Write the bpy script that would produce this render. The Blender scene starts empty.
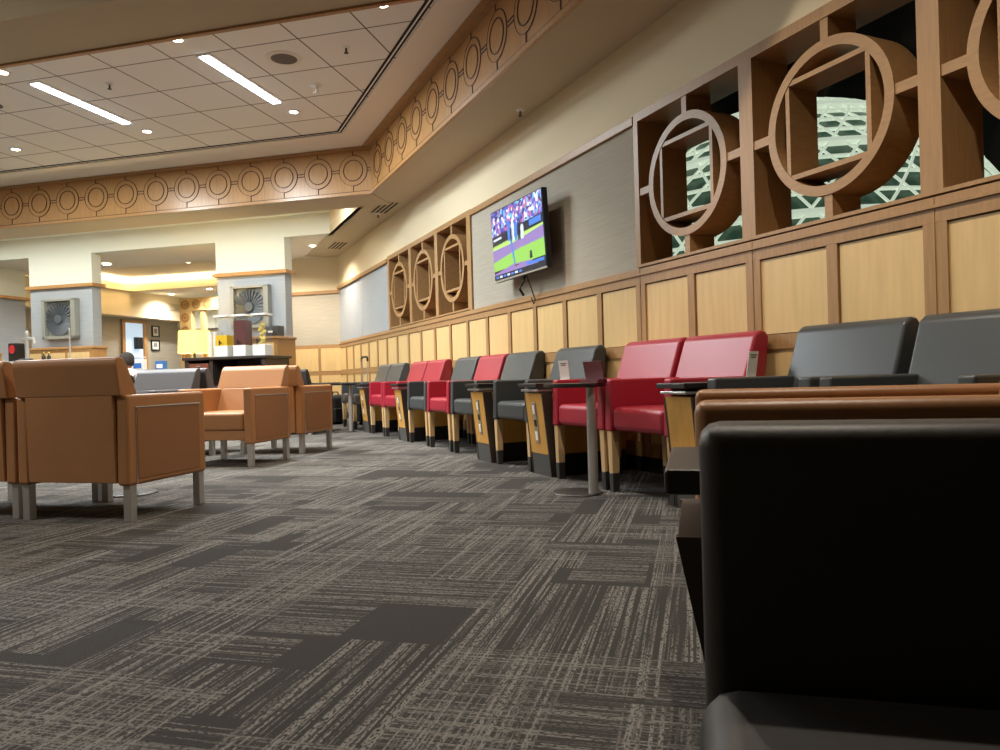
import bpy, bmesh, math, random
from mathutils import Vector, Matrix
random.seed(7)
S = bpy.context.scene
COL = S.collection
PI = math.pi
# ---------------------------------------------------------------- camera, world, exposure
# world: x = towards the panelled wall, y = along it (away), z up.  The lounge islands and the dropped
# ceiling follow a second grid turned by ANG (t = leftwards, n = away).
A1, A2, PITCH, ROLL, FPX, H = -.4190374, -1.315, .00037, -.02776, 752.25, .69
def cam_setup():
    fw = Vector((0, math.cos(PITCH), math.sin(PITCH))); r0 = Vector((1, 0, 0)); u0 = r0.cross(fw)
    c, q = math.cos(ROLL), math.sin(ROLL)
    r = c * r0 + q * u0; u = -q * r0 + c * u0
    M = Matrix(((math.cos(A1), -math.sin(A1), 0), (math.sin(A1), math.cos(A1), 0), (0, 0, 1)))
    r, u, fw = M @ r, M @ u, M @ fw
    cam = bpy.data.cameras.new('camera'); o = bpy.data.objects.new('camera', cam); COL.objects.link(o)
    m = Matrix((r, u, -fw)).transposed().to_4x4(); m.translation = Vector((0, 0, H)); o.matrix_world = m
    cam.sensor_width = 36; cam.lens = 36 * FPX / 1000; cam.clip_start = .02; cam.clip_end = 200
    S.camera = o
cam_setup()
W = bpy.data.worlds.new('world'); S.world = W; W.use_nodes = True
W.node_tree.nodes['Background'].inputs[0].default_value = (.02, .025, .03, 1)
W.node_tree.nodes['Background'].inputs[1].default_value = .3
S.view_settings.view_transform = 'Standard'; S.view_settings.look = 'None'
S.view_settings.gamma = 1; S.view_settings.use_curve_mapping = False
S.view_settings.exposure = 1.32
S.cycles.use_denoising = True
S.cycles.max_bounces = 8; S.cycles.transparent_max_bounces = 24; S.cycles.diffuse_bounces = 4
S.cycles.sample_clamp_indirect = 6
S.cycles.use_light_tree = True
B_ = A2 - A1
T2 = Vector((math.sin(B_), math.cos(B_), 0)); N2 = Vector((math.cos(B_), -math.sin(B_), 0))
if N2.y < 0: N2 = -N2
ANG = math.atan2(N2.y, N2.x) - PI / 2
def P2(t, n, z=0): v = T2 * t + N2 * n; return Vector((v.x, v.y, z))

def light(name, kind, loc, power, color=(1, .82, .6), size=.1, size_y=None, rot=(0, 0, 0), spot=110, blend=.6):
    l = bpy.data.lights.new(name, kind); l.energy = power; l.color = color
    if kind == 'AREA':
        l.shape = 'RECTANGLE' if size_y else 'SQUARE'; l.size = size
        if size_y: l.size_y = size_y
    else: l.shadow_soft_size = size
    if kind == 'SPOT': l.spot_size = math.radians(spot); l.spot_blend = blend
    o = bpy.data.objects.new(name, l); COL.objects.link(o); o.location = loc; o.rotation_euler = rot
    return o
WARM = (1, .88, .73); NEUT = (1, .94, .86); COOL = (.88, .96, 1.0)
K = 1.0
# ---------------------------------------------------------------- materials
def lin(c):
    return tuple(((v / 255) / 12.92 if v / 255 <= .04045 else ((v / 255 + .055) / 1.055) ** 2.4) for v in c)
MATS = {}
def mat(name, rgb, rough=.6, metal=0, spec=.5, bump=None, vary=None, emit=None, strength=0, coat=0):
    """vary=(scale xyz, amount); bump=(scale, strength)"""
    m = bpy.data.materials.new(name); m.use_nodes = True; nt = m.node_tree; b = nt.nodes['Principled BSDF']
    c = lin(rgb) if max(rgb) > 1 else rgb
    b.inputs['Base Color'].default_value = (*c, 1); b.inputs['Roughness'].default_value = rough
    b.inputs['Metallic'].default_value = metal; b.inputs['Specular IOR Level'].default_value = spec
    b.inputs['Coat Weight'].default_value = coat
    tc = nt.nodes.new('ShaderNodeTexCoord')
    if vary:
        mp = nt.nodes.new('ShaderNodeMapping'); mp.inputs['Scale'].default_value = vary[0]
        nt.links.new(tc.outputs['Object'], mp.inputs[0])
        nz = nt.nodes.new('ShaderNodeTexNoise'); nz.inputs['Scale'].default_value = 1; nz.inputs['Detail'].default_value = 4
        nt.links.new(mp.outputs[0], nz.inputs['Vector'])
        rp = nt.nodes.new('ShaderNodeMapRange'); rp.inputs[1].default_value = .3; rp.inputs[2].default_value = .7
        rp.inputs[3].default_value = 1 - vary[1]; rp.inputs[4].default_value = 1 + vary[1]
        nt.links.new(nz.outputs['Fac'], rp.inputs[0])
        mx = nt.nodes.new('ShaderNodeVectorMath'); mx.operation = 'SCALE'; mx.inputs[0].default_value = c
        nt.links.new(rp.outputs[0], mx.inputs['Scale']); nt.links.new(mx.outputs[0], b.inputs['Base Color'])
    if bump:
        nz = nt.nodes.new('ShaderNodeTexNoise'); nz.inputs['Scale'].default_value = bump[0]; nz.inputs['Detail'].default_value = 3
        nt.links.new(tc.outputs['Object'], nz.inputs['Vector'])
        bp = nt.nodes.new('ShaderNodeBump'); bp.inputs['Strength'].default_value = bump[1]; bp.inputs['Distance'].default_value = .01
        nt.links.new(nz.outputs['Fac'], bp.inputs['Height']); nt.links.new(bp.outputs[0], b.inputs['Normal'])
    if emit:
        b.inputs['Emission Color'].default_value = (*(lin(emit) if max(emit) > 1 else emit), 1); b.inputs['Emission Strength'].default_value = strength
    MATS[name] = m; return m
mat('frame_wood', (166, 128, 84), .45, vary=((14, 14, 60), .12))
mat('frame_wood_v', (166, 128, 84), .45, vary=((60, 60, 5), .12))
mat('maple', (218, 186, 130), .42, vary=((26, 26, 2.5), .07))
mat('band_wood', (178, 134, 84), .28, vary=((50, 50, 4), .13))
mat('band_groove', (78, 46, 26), .6)
mat('pod_wood', (205, 152, 72), .4, vary=((40, 40, 4), .08))
mat('leg_wood', (206, 172, 124), .45, vary=((50, 50, 4), .06))
mat('tan_leather', (162, 114, 72), .42, bump=(90, .05), vary=((3, 3, 3), .05))
mat('tan_inset', (140, 96, 60), .5, bump=(90, .05))
mat('charcoal_leather', (66, 70, 72), .36, bump=(90, .05), vary=((3, 3, 3), .06))
mat('red_leather', (158, 36, 54), .38, bump=(90, .05), vary=((3, 3, 3), .05))
mat('black_leather', (42, 39, 37), .5, bump=(90, .04))
mat('grey_leather', (78, 77, 80), .4, bump=(90, .04))
mat('steel', (184, 182, 178), .32, metal=.6, vary=((60, 60, 4), .05))
mat('dark_steel', (86, 84, 82), .4, metal=.7)
mat('kick', (96, 96, 94), .42, metal=.4)
mat('plate_grey', (150, 142, 128), .5)
mat('kick_black', (26, 26, 27), .5)
mat('dark_laminate', (58, 48, 42), .4)
mat('table_black', (34, 30, 30), .4)
mat('black_plastic', (18, 18, 19), .35)
mat('fabric_grey', (172, 165, 150), .95, vary=((3, 3, 60), .07), bump=(160, .25))
mat('fabric_blue', (160, 165, 170), .95, vary=((3, 3, 60), .05), bump=(160, .25))
mat('cream', (222, 208, 176), .85)
mat('soffit', (196, 182, 154), .9)
mat('back_white', (222, 226, 216), .85)
mat('plaster', (232, 226, 212), .9)
mat('white', (232, 232, 228), .5)
mat('card', (238, 238, 236), .6)
mat('maroon', (92, 24, 34), .35)
mat('ink', (90, 90, 92), .6)
mat('slot_black', (14, 13, 13), .8)
mat('recess_brown', (86, 64, 40), .6, vary=((40, 40, 5), .1))
mat('pewter', (150, 150, 142), .5, metal=.3, bump=(30, .3))
mat('pewter_dark', (84, 90, 96), .5, metal=.15)
mat('hair', (48, 38, 34), .8, bump=(60, 1)); mat('skin', (196, 150, 122), .6); mat('shirt', (214, 196, 190), .9); mat('trousers', (50, 54, 66), .9)
mat('bulb', (255, 240, 215), .5, emit=(255, 232, 196), strength=14)
mat('tube', (240, 248, 255), .5, emit=(226, 242, 255), strength=5)
mat('shade', (250, 220, 90), .7, emit=(255, 222, 110), strength=.75)
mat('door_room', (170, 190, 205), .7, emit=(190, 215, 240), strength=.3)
mat('red_paint', (190, 40, 46), .4); mat('blue_card', (50, 110, 190), .5); mat('art_grey', (150, 150, 146), .7)
mat('juice', (232, 186, 20), .3, emit=(232, 186, 20), strength=.05); mat('tea', (92, 20, 6), .5); mat('lemon', (226, 200, 96), .4)
mat('speaker_grille', (112, 104, 98), .9); mat('rust_drawer', (120, 62, 42), .5)
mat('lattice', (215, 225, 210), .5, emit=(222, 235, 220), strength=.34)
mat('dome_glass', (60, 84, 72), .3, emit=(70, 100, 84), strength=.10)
mat('night_dark', (14, 18, 24), .9)
def glass(name, tint, rough=0.0, milk=0):
    m = bpy.data.materials.new(name); m.use_nodes = True; nt = m.node_tree; nt.nodes.clear()
    out = nt.nodes.new('ShaderNodeOutputMaterial'); g = nt.nodes.new('ShaderNodeBsdfGlossy'); g.inputs['Roughness'].default_value = rough + .01
    t = nt.nodes.new('ShaderNodeBsdfTransparent'); t.inputs[0].default_value = (*tint, 1)
    fr = nt.nodes.new('ShaderNodeFresnel'); mx = nt.nodes.new('ShaderNodeMixShader')
    gm = nt.nodes.new('ShaderNodeNewGeometry'); k1 = nt.nodes.new('ShaderNodeMath'); k1.operation = 'SUBTRACT'; k1.inputs[0].default_value = 1; nt.links.new(gm.outputs['Backfacing'], k1.inputs[1])
    k2 = nt.nodes.new('ShaderNodeMath'); k2.operation = 'MULTIPLY'; nt.links.new(k1.outputs[0], k2.inputs[0]); nt.links.new(fr.outputs[0], k2.inputs[1])
    nt.links.new(k2.outputs[0], mx.inputs[0]); nt.links.new(t.outputs[0], mx.inputs[1]); nt.links.new(g.outputs[0], mx.inputs[2]); nt.links.new(mx.outputs[0], out.inputs[0])
    if milk:
        d = nt.nodes.new('ShaderNodeBsdfDiffuse'); m2 = nt.nodes.new('ShaderNodeMixShader'); m2.inputs[0].default_value = milk
        nt.links.new(mx.outputs[0], m2.inputs[1]); nt.links.new(d.outputs[0], m2.inputs[2]); nt.links.new(m2.outputs[0], out.inputs[0])
    MATS[name] = m
glass('window_glass', (.9, .91, .87)); glass('acrylic', (.93, .94, .94), milk=.03)

def mth(nt, op, a, b=None, c=None):
    n = nt.nodes.new('ShaderNodeMath'); n.operation = op
    for i, v in enumerate((a, b, c)):
        if v is None: continue
        if isinstance(v, (int, float)): n.inputs[i].default_value = v
        else: nt.links.new(v, n.inputs[i])
    return n.outputs[0]
def carpet():
    m = bpy.data.materials.new('carpet'); m.use_nodes = True; nt = m.node_tree; b = nt.nodes['Principled BSDF']
    b.inputs['Roughness'].default_value = .95; b.inputs['Specular IOR Level'].default_value = .15
    tc = nt.nodes.new('ShaderNodeTexCoord'); sp = nt.nodes.new('ShaderNodeSeparateXYZ'); nt.links.new(tc.outputs['Object'], sp.inputs[0])
    X, Y = sp.outputs[0], sp.outputs[1]
    def comb(x, y, z=0):
        c = nt.nodes.new('ShaderNodeCombineXYZ')
        for i, v in enumerate((x, y, z)):
            if isinstance(v, (int, float)): c.inputs[i].default_value = v
            else: nt.links.new(v, c.inputs[i])
        return c.outputs[0]
    def noise(vec, sc=1, det=1):
        n = nt.nodes.new('ShaderNodeTexNoise'); n.inputs['Scale'].default_value = sc; n.inputs['Detail'].default_value = det
        nt.links.new(vec, n.inputs['Vector']); return n.outputs['Fac']
    def cell(x, y, seed):
        w = nt.nodes.new('ShaderNodeTexWhiteNoise'); w.noise_dimensions = '3D'
        nt.links.new(comb(mth(nt, 'FLOOR', x), mth(nt, 'FLOOR', y), seed), w.inputs['Vector']); return w.outputs['Value']
    def fam(u, v, seed):   # lines run along u, spaced in v, in rectangular blocks
        line = noise(comb(mth(nt, 'MULTIPLY', u, 1.6), mth(nt, 'MULTIPLY', v, 118), seed), 1, 1)
        line = mth(nt, 'SMOOTHSTEP' if False else 'MULTIPLY', mth(nt, 'SUBTRACT', line, .45), 6)
        line = mth(nt, 'MINIMUM', mth(nt, 'MAXIMUM', line, 0), 1)
        wob = noise(comb(mth(nt, 'MULTIPLY', u, .3), mth(nt, 'MULTIPLY', v, 3), seed + 5), 1, 0)
        c1 = cell(mth(nt, 'ADD', mth(nt, 'MULTIPLY', u, 1.64), mth(nt, 'MULTIPLY', wob, 0)), mth(nt, 'MULTIPLY', v, 3.28), seed)
        c2 = cell(mth(nt, 'ADD', mth(nt, 'MULTIPLY', u, 2.3), .37), mth(nt, 'MULTIPLY', v, 6.1), seed + 11)
        c3 = cell(mth(nt, 'ADD', mth(nt, 'MULTIPLY', u, 3.9), .71), mth(nt, 'ADD', mth(nt, 'MULTIPLY', v, 3.1), .3), seed + 23)
        msk = mth(nt, 'MAXIMUM', mth(nt, 'MAXIMUM', mth(nt, 'GREATER_THAN', c1, .62), mth(nt, 'GREATER_THAN', c2, .7)), mth(nt, 'GREATER_THAN', c3, .72))
        brk = noise(comb(mth(nt, 'MULTIPLY', u, 110), mth(nt, 'MULTIPLY', v, 240), seed + 3), 1, 0)
        brk = mth(nt, 'MINIMUM', mth(nt, 'MAXIMUM', mth(nt, 'MULTIPLY', mth(nt, 'SUBTRACT', brk, .3), 4), 0), 1)
        return mth(nt, 'MULTIPLY', mth(nt, 'MULTIPLY', line, msk), brk)
    a = fam(X, Y, 1.5); c = fam(Y, X, 42.5)
    l = mth(nt, 'MAXIMUM', mth(nt, 'MULTIPLY', a, .8), c)
    fib = noise(comb(X, Y, 0), 330, 2)
    l = mth(nt, 'ADD', l, mth(nt, 'MULTIPLY', mth(nt, 'SUBTRACT', fib, .5), .9))
    tile = cell(mth(nt, 'MULTIPLY', X, 1.64), mth(nt, 'MULTIPLY', Y, 1.64), 7.5)
    l = mth(nt, 'ADD', l, mth(nt, 'MULTIPLY', mth(nt, 'SUBTRACT', tile, .5), .08))
    r = nt.nodes.new('ShaderNodeValToRGB'); nt.links.new(l, r.inputs[0])
    e = r.color_ramp.elements; e[0].position = 0; e[0].color = (*lin((56, 54, 52)), 1); e[1].position = 1; e[1].color = (*lin((128, 125, 120)), 1)
    nt.links.new(r.outputs[0], b.inputs['Base Color'])
    bp = nt.nodes.new('ShaderNodeBump'); bp.inputs['Strength'].default_value = .4; bp.inputs['Distance'].default_value = .004
    nt.links.new(fib, bp.inputs['Height']); nt.links.new(bp.outputs[0], b.inputs['Normal'])
    MATS['carpet'] = m
carpet()
def tilemat():
    m = bpy.data.materials.new('ceiling_tile'); m.use_nodes = True; nt = m.node_tree; b = nt.nodes['Principled BSDF']; b.inputs['Roughness'].default_value = .95
    tc = nt.nodes.new('ShaderNodeTexCoord'); sp = nt.nodes.new('ShaderNodeSeparateXYZ'); nt.links.new(tc.outputs['Object'], sp.inputs[0])
    def ln(v, off, pitch):
        f = mth(nt, 'FRACT', mth(nt, 'DIVIDE', mth(nt, 'ADD', v, off), pitch))
        return mth(nt, 'GREATER_THAN', mth(nt, 'ABSOLUTE', mth(nt, 'SUBTRACT', f, .5)), .5 - .012)
    g = mth(nt, 'MAXIMUM', ln(sp.outputs[0], 4.455 + 622 * .625, .625), ln(sp.outputs[1], -6.385 + 610, .61))
    r = nt.nodes.new('ShaderNodeMix'); r.data_type = 'RGBA'; nt.links.new(g, r.inputs[0])
    r.inputs[6].default_value = (*lin((236, 234, 228)), 1); r.inputs[7].default_value = (*lin((128, 116, 106)), 1)
    nt.links.new(r.outputs[2], b.inputs['Base Color'])
    nz = nt.nodes.new('ShaderNodeTexNoise'); nz.inputs['Scale'].default_value = 60; nt.links.new(tc.outputs['Object'], nz.inputs['Vector'])
    bp = nt.nodes.new('ShaderNodeBump'); bp.inputs['Strength'].default_value = .12; bp.inputs['Distance'].default_value = .01
    nt.links.new(nz.outputs['Fac'], bp.inputs['Height']); nt.links.new(bp.outputs[0], b.inputs['Normal'])
    MATS['ceiling_tile'] = m
tilemat()
def crowdmat():
    m = bpy.data.materials.new('crowd_picture'); m.use_nodes = True; nt = m.node_tree; b = nt.nodes['Principled BSDF']
    tc = nt.nodes.new('ShaderNodeTexCoord'); v = nt.nodes.new('ShaderNodeTexVoronoi'); v.inputs['Scale'].default_value = 34; nt.links.new(tc.outputs['Object'], v.inputs['Vector'])
    r = nt.nodes.new('ShaderNodeValToRGB'); sp = nt.nodes.new('ShaderNodeSeparateXYZ'); nt.links.new(v.outputs['Color'], sp.inputs[0]); nt.links.new(sp.outputs[0], r.inputs[0])
    e = r.color_ramp; e.interpolation = 'CONSTANT'
    e.elements[0].color = (*lin((30, 34, 110)), 1); e.elements[1].position = .85; e.elements[1].color = (*lin((235, 235, 255)), 1)
    for p, c in ((.2, (70, 80, 190)), (.42, (150, 130, 215)), (.6, (190, 90, 150)), (.7, (110, 190, 240))):
        x = e.elements.new(p); x.color = (*lin(c), 1)
    nt.links.new(r.outputs[0], b.inputs['Emission Color']); b.inputs['Emission Strength'].default_value = .5; b.inputs['Base Color'].default_value = (0, 0, 0, 1)
    MATS['crowd_picture'] = m
crowdmat()
for nm, c in dict(tv_green=(150, 210, 95), tv_dirt=(150, 125, 190), tv_dark=(28, 34, 52), tv_blue=(70, 130, 225), tv_white=(220, 230, 255), tv_lime=(190, 235, 120), tv_brown=(120, 70, 70)).items():
    mat(nm, (2, 2, 2), .3, emit=c, strength=.5)

# ---------------------------------------------------------------- mesh helpers
def bm_(): return bmesh.new()
def xf(vs, M):
    if M is not None:
        for v in vs: v.co = M @ v.co
def box(bm, x0, x1, y0, y1, z0, z1, bev=0, seg=2, M=None):
    x0, x1 = sorted((x0, x1)); y0, y1 = sorted((y0, y1)); z0, z1 = sorted((z0, z1))
    r = bmesh.ops.create_cube(bm, size=1); vs = r['verts']
    for v in vs: v.co = Vector(((x0 + x1) / 2 + v.co.x * (x1 - x0), (y0 + y1) / 2 + v.co.y * (y1 - y0), (z0 + z1) / 2 + v.co.z * (z1 - z0)))
    if bev:
        es = list({e for v in vs for e in v.link_edges})
        rr = bmesh.ops.bevel(bm, geom=es, offset=bev, segments=seg, profile=.5, affect='EDGES', clamp_overlap=True)
        vs = list({v for f in rr['faces'] for v in f.verts} | {v for v in vs if v.is_valid})
    xf(vs, M); return vs
def prism(bm, pts, a0, a1, axis='x', bev=0, seg=2, M=None):
    """polygon pts in the plane across 'axis', extruded a0..a1"""
    def mk(p, a): return {'x': (a, p[0], p[1]), 'y': (p[0], a, p[1]), 'z': (p[0], p[1], a)}[axis]
    A = [bm.verts.new(mk(p, a0)) for p in pts]; Bv = [bm.verts.new(mk(p, a1)) for p in pts]
    fs = [bm.faces.new(A), bm.faces.new(Bv[::-1])]; n = len(pts)
    for i in range(n): fs.append(bm.faces.new((A[i], Bv[i], Bv[(i + 1) % n], A[(i + 1) % n])))
    bmesh.ops.recalc_face_normals(bm, faces=fs); vs = A + Bv
    if bev:
        es = list({e for f in fs for e in f.edges})
        rr = bmesh.ops.bevel(bm, geom=es, offset=bev, segments=seg, profile=.5, affect='EDGES', clamp_overlap=True)
        vs = list({v for f in rr['faces'] for v in f.verts} | {v for v in vs if v.is_valid})
    xf(vs, M); return vs
def taper(bm, c0, s0, z0, c1, s1, z1, bev=0):
    """tapered box between two rectangles"""
    q = []
    for (c, s, z) in ((c0, s0, z0), (c1, s1, z1)):
        q.append([bm.verts.new((c[0] + sx * s[0] / 2, c[1] + sy * s[1] / 2, z)) for sx, sy in ((-1, -1), (1, -1), (1, 1), (-1, 1))])
    fs = [bm.faces.new(q[0][::-1]), bm.faces.new(q[1])]
    for i in range(4): fs.append(bm.faces.new((q[0][i], q[0][(i + 1) % 4], q[1][(i + 1) % 4], q[1][i])))
    if bev: bmesh.ops.bevel(bm, geom=list({e for f in fs for e in f.edges}), offset=bev, segments=1, affect='EDGES')
def lathe(bm, prof, seg=28, c=(0, 0), a0=0, a1=2 * PI, M=None, cap=True):
    """prof: (r, z) pairs, z axis"""
    full = abs(a1 - a0 - 2 * PI) < 1e-6; n = seg if full else seg + 1; rings = []; allv = []
    for r, z in prof:
        if r < 1e-6: v = bm.verts.new((c[0], c[1], z)); rings.append([v] * n); allv.append(v)
        else:
            rg = [bm.verts.new((c[0] + r * math.cos(a0 + (a1 - a0) * i / seg), c[1] + r * math.sin(a0 + (a1 - a0) * i / seg), z)) for i in range(n)]
            rings.append(rg); allv += rg
    fs = []
    for k in range(len(rings) - 1):
        for i in range(n if full else n - 1):
            j = (i + 1) % n; q = [rings[k][i], rings[k][j], rings[k + 1][j], rings[k + 1][i]]
            u = []
            for v in q:
                if v not in u: u.append(v)
            if len(u) > 2:
                try: fs.append(bm.faces.new(u))
                except ValueError: pass
    bmesh.ops.recalc_face_normals(bm, faces=fs); xf(allv, M); return allv
def cyl(bm, r, z0, z1, c=(0, 0), seg=20, r2=None, M=None): return lathe(bm, [(0, z0), (r, z0), (r2 or r, z1), (0, z1)], seg, c, M=M)
def ring(bm, ri, ro, z0, z1, seg=56, a0=0, a1=2 * PI, M=None, c=(0, 0)):
    vs = lathe(bm, [(ri, z0), (ro, z0), (ro, z1), (ri, z1), (ri, z0)], seg, c, a0, a1, M=M); return vs
def tube(bm, pts, r, seg=8, close=False):
    pts = [Vector(p) for p in pts]; n = len(pts); rings = []
    up = Vector((0, 0, 1))
    for i, p in enumerate(pts):
        a = pts[(i - 1) % n] if (i or close) else p; b = pts[(i + 1) % n] if (i < n - 1 or close) else p
        d = (b - a).normalized(); s = d.cross(up)
        if s.length < .05: s = d.cross(Vector((0, 1, 0)))
        s.normalize(); w = s.cross(d)
        rings.append([bm.verts.new(p + r * (math.cos(2 * PI * k / seg) * s + math.sin(2 * PI * k / seg) * w)) for k in range(seg)])
    fs = []
    for i in range(n if close else n - 1):
        for k in range(seg): fs.append(bm.faces.new((rings[i][k], rings[i][(k + 1) % seg], rings[(i + 1) % n][(k + 1) % seg], rings[(i + 1) % n][k])))
    if not close: fs += [bm.faces.new(rings[0]), bm.faces.new(rings[-1])]
    bmesh.ops.recalc_face_normals(bm, faces=fs)
def obj(name, bm, m, parent=None, smooth=False, loc=(0, 0, 0), rz=0, kind=None, label=None):
    me = bpy.data.meshes.new(name)
    if smooth:
        for f in bm.faces: f.smooth = True
    bm.to_mesh(me); bm.free()
    for x in (m if isinstance(m, (list, tuple)) else [m]): me.materials.append(MATS[x])
    o = bpy.data.objects.new(name, me); COL.objects.link(o); o.location = loc; o.rotation_euler = (0, 0, rz)
    if smooth:
        md = o.modifiers.new('edges', 'WEIGHTED_NORMAL'); md.keep_sharp = True
        me.set_sharp_from_angle(angle=math.radians(50))
    if parent: o.parent = parent
    if kind: o['kind'] = kind
    if label: o['label'] = label
    return o
def thing(name, label, cat, loc=(0, 0, 0), rz=0, group=None, kind=None):
    o = bpy.data.objects.new(name, None); COL.objects.link(o); o.empty_display_size = .1
    o.location = loc; o.rotation_euler = (0, 0, rz); tag(o, label, cat, group, kind); return o
def tag(o, label=None, cat=None, group=None, kind=None):
    for k, v in dict(label=label, category=cat, group=group, kind=kind).items():
        if v: o[k] = v
    return o
def dup(root, loc, rz, label, group=None, swap=None):
    def cp(o, par):
        c = o.copy(); COL.objects.link(c); c.parent = par
        if swap and c.type == 'MESH' and c.data.materials and c.data.materials[0] and c.data.materials[0].name in swap:
            c.data = c.data.copy(); c.data.materials[0] = MATS[swap[c.data.materials[0].name]]
        for g in list(o.children): cp(g, c)
        return c
    r = cp(root, None); r.location = loc; r.rotation_euler = (0, 0, rz); r['label'] = label
    if group: r['group'] = group
    return r
def struct(name, bm, m, rz=0, smooth=False): return obj(name, bm, m, kind='structure', rz=rz, smooth=smooth)
def b1(*a, **k):
    bm = bm_(); box(bm, *a, **k); return bm

# ================================================================ SETTING
WX = 3.02
bm = bm_()
box(bm, -16, 4, -5, 24, -.2, 0)
fl = struct('floor', bm, 'carpet')
# carpet grid follows the turned grid: bake rotation into the object
fl.data.transform(Matrix.Rotation(-ANG, 4, 'Z')); fl.rotation_euler = (0, 0, ANG)
# --- ceilings (local coordinates of the turned grid: x=-t, y=n)
def L2(t, n): return (-t, n)
def tx(n, x): return (N2.x * n - x) / (-T2.x)      # t where world x = x on line n
ZC = 3.6; ZS = 3.03
bm = bm_()
prism(bm, [L2(tx(4.2, 2.45), 4.2), L2(tx(8.8, 2.45), 8.8), L2(16, 8.8), L2(16, 4.2)], ZC, ZC + .05, 'z')
struct('ceiling', bm, 'ceiling_tile', rz=ANG)
# plaster border, its inner edge hides the last tiles
bm = bm_()
SL = 1.985
prism(bm, [L2(tx(4.3, SL), 4.3), L2(tx(4.3, 2.44), 4.3), L2(tx(8.76, 2.44), 8.76), L2(16, 8.76), L2(16, 8.12), L2(tx(8.12, SL), 8.12)], ZC - .012, ZC - .002, 'z')
struct('ceiling_border', bm, 'plaster', rz=ANG)
# linear slot diffuser
bm = bm_()
for o0, o1 in ((0, .022), (.036, .058)):
    s0, s1 = SL - .075 + o0, SL - .075 + o1; n0, n1 = 8.045 + o0, 8.045 + o1
    prism(bm, [L2(tx(4.33, s0), 4.33), L2(tx(4.33, s1), 4.33), L2(tx(n1, s1), n1), L2(12, n1), L2(12, n0), L2(tx(n0, s0), n0)], ZC - .006, ZC - .001, 'z')
sl = obj('air_slot_diffuser', bm, 'slot_black', rz=ANG); tag(sl, 'long black double slot diffuser along the edge of the tiled ceiling', 'vent')
bm = bm_()
s0, s1 = SL - .053, SL - .039
prism(bm, [L2(tx(4.33, s0), 4.33), L2(tx(4.33, s1), 4.33), L2(tx(8.081, s1), 8.081), L2(12, 8.081), L2(12, 8.067), L2(tx(8.067, s0), 8.067)], ZC - .008, ZC - .001, 'z')
obj('slot_divider', bm, 'white', parent=sl)
# --- wood bands
def band_motifs(bm, ys, zc, M, pitch, w=.010, dep=.006):
    for i, y in enumerate(ys):
        T = M @ Matrix.Translation((y, 0, zc)) @ Matrix.Rotation(PI / 2, 4, 'X')   # ring axis -> local y
        ring(bm, .126, .126 + w, -.002, dep, 36, M=T)
        ring(bm, .188, .188 + w, -.002, dep, 24, -PI / 2, PI / 2, M=T); ring(bm, .188, .188 + w * .5, -.002, dep * .5, 24, PI / 2, 3 * PI / 2, M=T)
        for (x0, x1, z0, z1) in ((-w / 2, w / 2, .188, .262), (-w / 2, w / 2, -.27, -.188), (.188, pitch - .192, .012, .012 + w), (.188, pitch - .192, -.012 - w, -.012)):
            box(bm, x0, x1, -dep, .002, z0, z1, M=M @ Matrix.Translation((y, 0, zc)))
    y0, y1 = min(ys) - pitch / 2, max(ys) + pitch / 2
    for z in (zc + .262, zc - .27): box(bm, y0, y1, -dep * .8, .002, z, z + .006, M=M)
# left band (plane n=8.74)
tc_ = tx(8.74, 2.42)
bm = b1(-16, -tc_ + .02, 8.74, 9.32, ZS, ZC + .3)
bl = struct('trim_1', bm, 'band_wood', rz=ANG)
bm = b1(-16, -tc_ + .02, 8.715, 9.33, ZS - .02, ZS + .018); struct('trim_2', bm, 'band_wood', rz=ANG)
bm = b1(-16, -tc_ + .02, 8.73, 9.34, ZS - .024, ZS - .018); struct('ceiling_strip_left', bm, 'soffit', rz=ANG)
bm = bm_(); prism(bm, [(8.74, 3.595), (8.70, 3.60), (8.62, 3.64), (8.62, 3.7), (8.74, 3.7)], -16, -tc_ - .05, 'x'); 
xsL = [-(tc_ + .235 + .488 * k) for k in range(24)]
bm2 = bm_(); band_motifs(bm2, sorted(xsL), 3.325, Matrix.Translation((0, 8.74, 0)), .488)
obj('inlay_line', bm2, 'band_groove', parent=bl)
bm.free()
bm = b1(-16, -tc_ + .02, 8.70, 8.76, 3.57, 3.612); box(bm, -16, -tc_, 8.62, 8.76, 3.574, 3.58); struct('trim_3', bm, 'frame_wood', rz=ANG)
# right band (plane x=2.42), runs along y
yb = (P2(tc_, 8.74)).y
bm = bm_(); box(bm, 2.42, 3.0, -4, yb + .02, ZS + .004, ZC + .3)
br = struct('trim_4', bm, 'band_wood')
bm = b1(2.408, 2.445, -4, yb + .02, ZS - .02, ZS + .018); struct('trim_5', bm, 'band_wood')
ysR = [8.911 - .513 * k for k in range(22)]
bm2 = bm_(); M = Matrix.Translation((2.42, 0, 0)) @ Matrix.Rotation(-PI / 2, 4, 'Z')
band_motifs(bm2, sorted([-y for y in ysR]), 3.325, M, .513)
obj('inlay_line', bm2, 'band_groove', parent=br)
bm = b1(2.37, 2.43, -4, yb, 3.57, 3.612); box(bm, 2.30, 2.43, -4, yb - .1, 3.574, 3.58); struct('trim_6', bm, 'frame_wood')
# soffit near us (beam n 3.81..4.31)
bm = b1(-16, -tx(4.31, 2.42) + .3, 3.81, 4.31, ZS - .02, ZC + .3); struct('ceiling_beam', bm, 'soffit', rz=ANG)
bm = b1(-16, -tx(4.34, 2.42) - .0, 4.31, 4.345, ZS - .035, ZC + .3); struct('trim_7', bm, 'band_wood', rz=ANG)
bm = bm_(); prism(bm, [L2(tx(3.83, 2.45), 3.83), L2(16, 3.83), L2(16, -6), L2(tx(-6, 2.45), -6)], ZC - .1, ZC, 'z'); struct('ceiling_near', bm, 'cream', rz=ANG)
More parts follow.
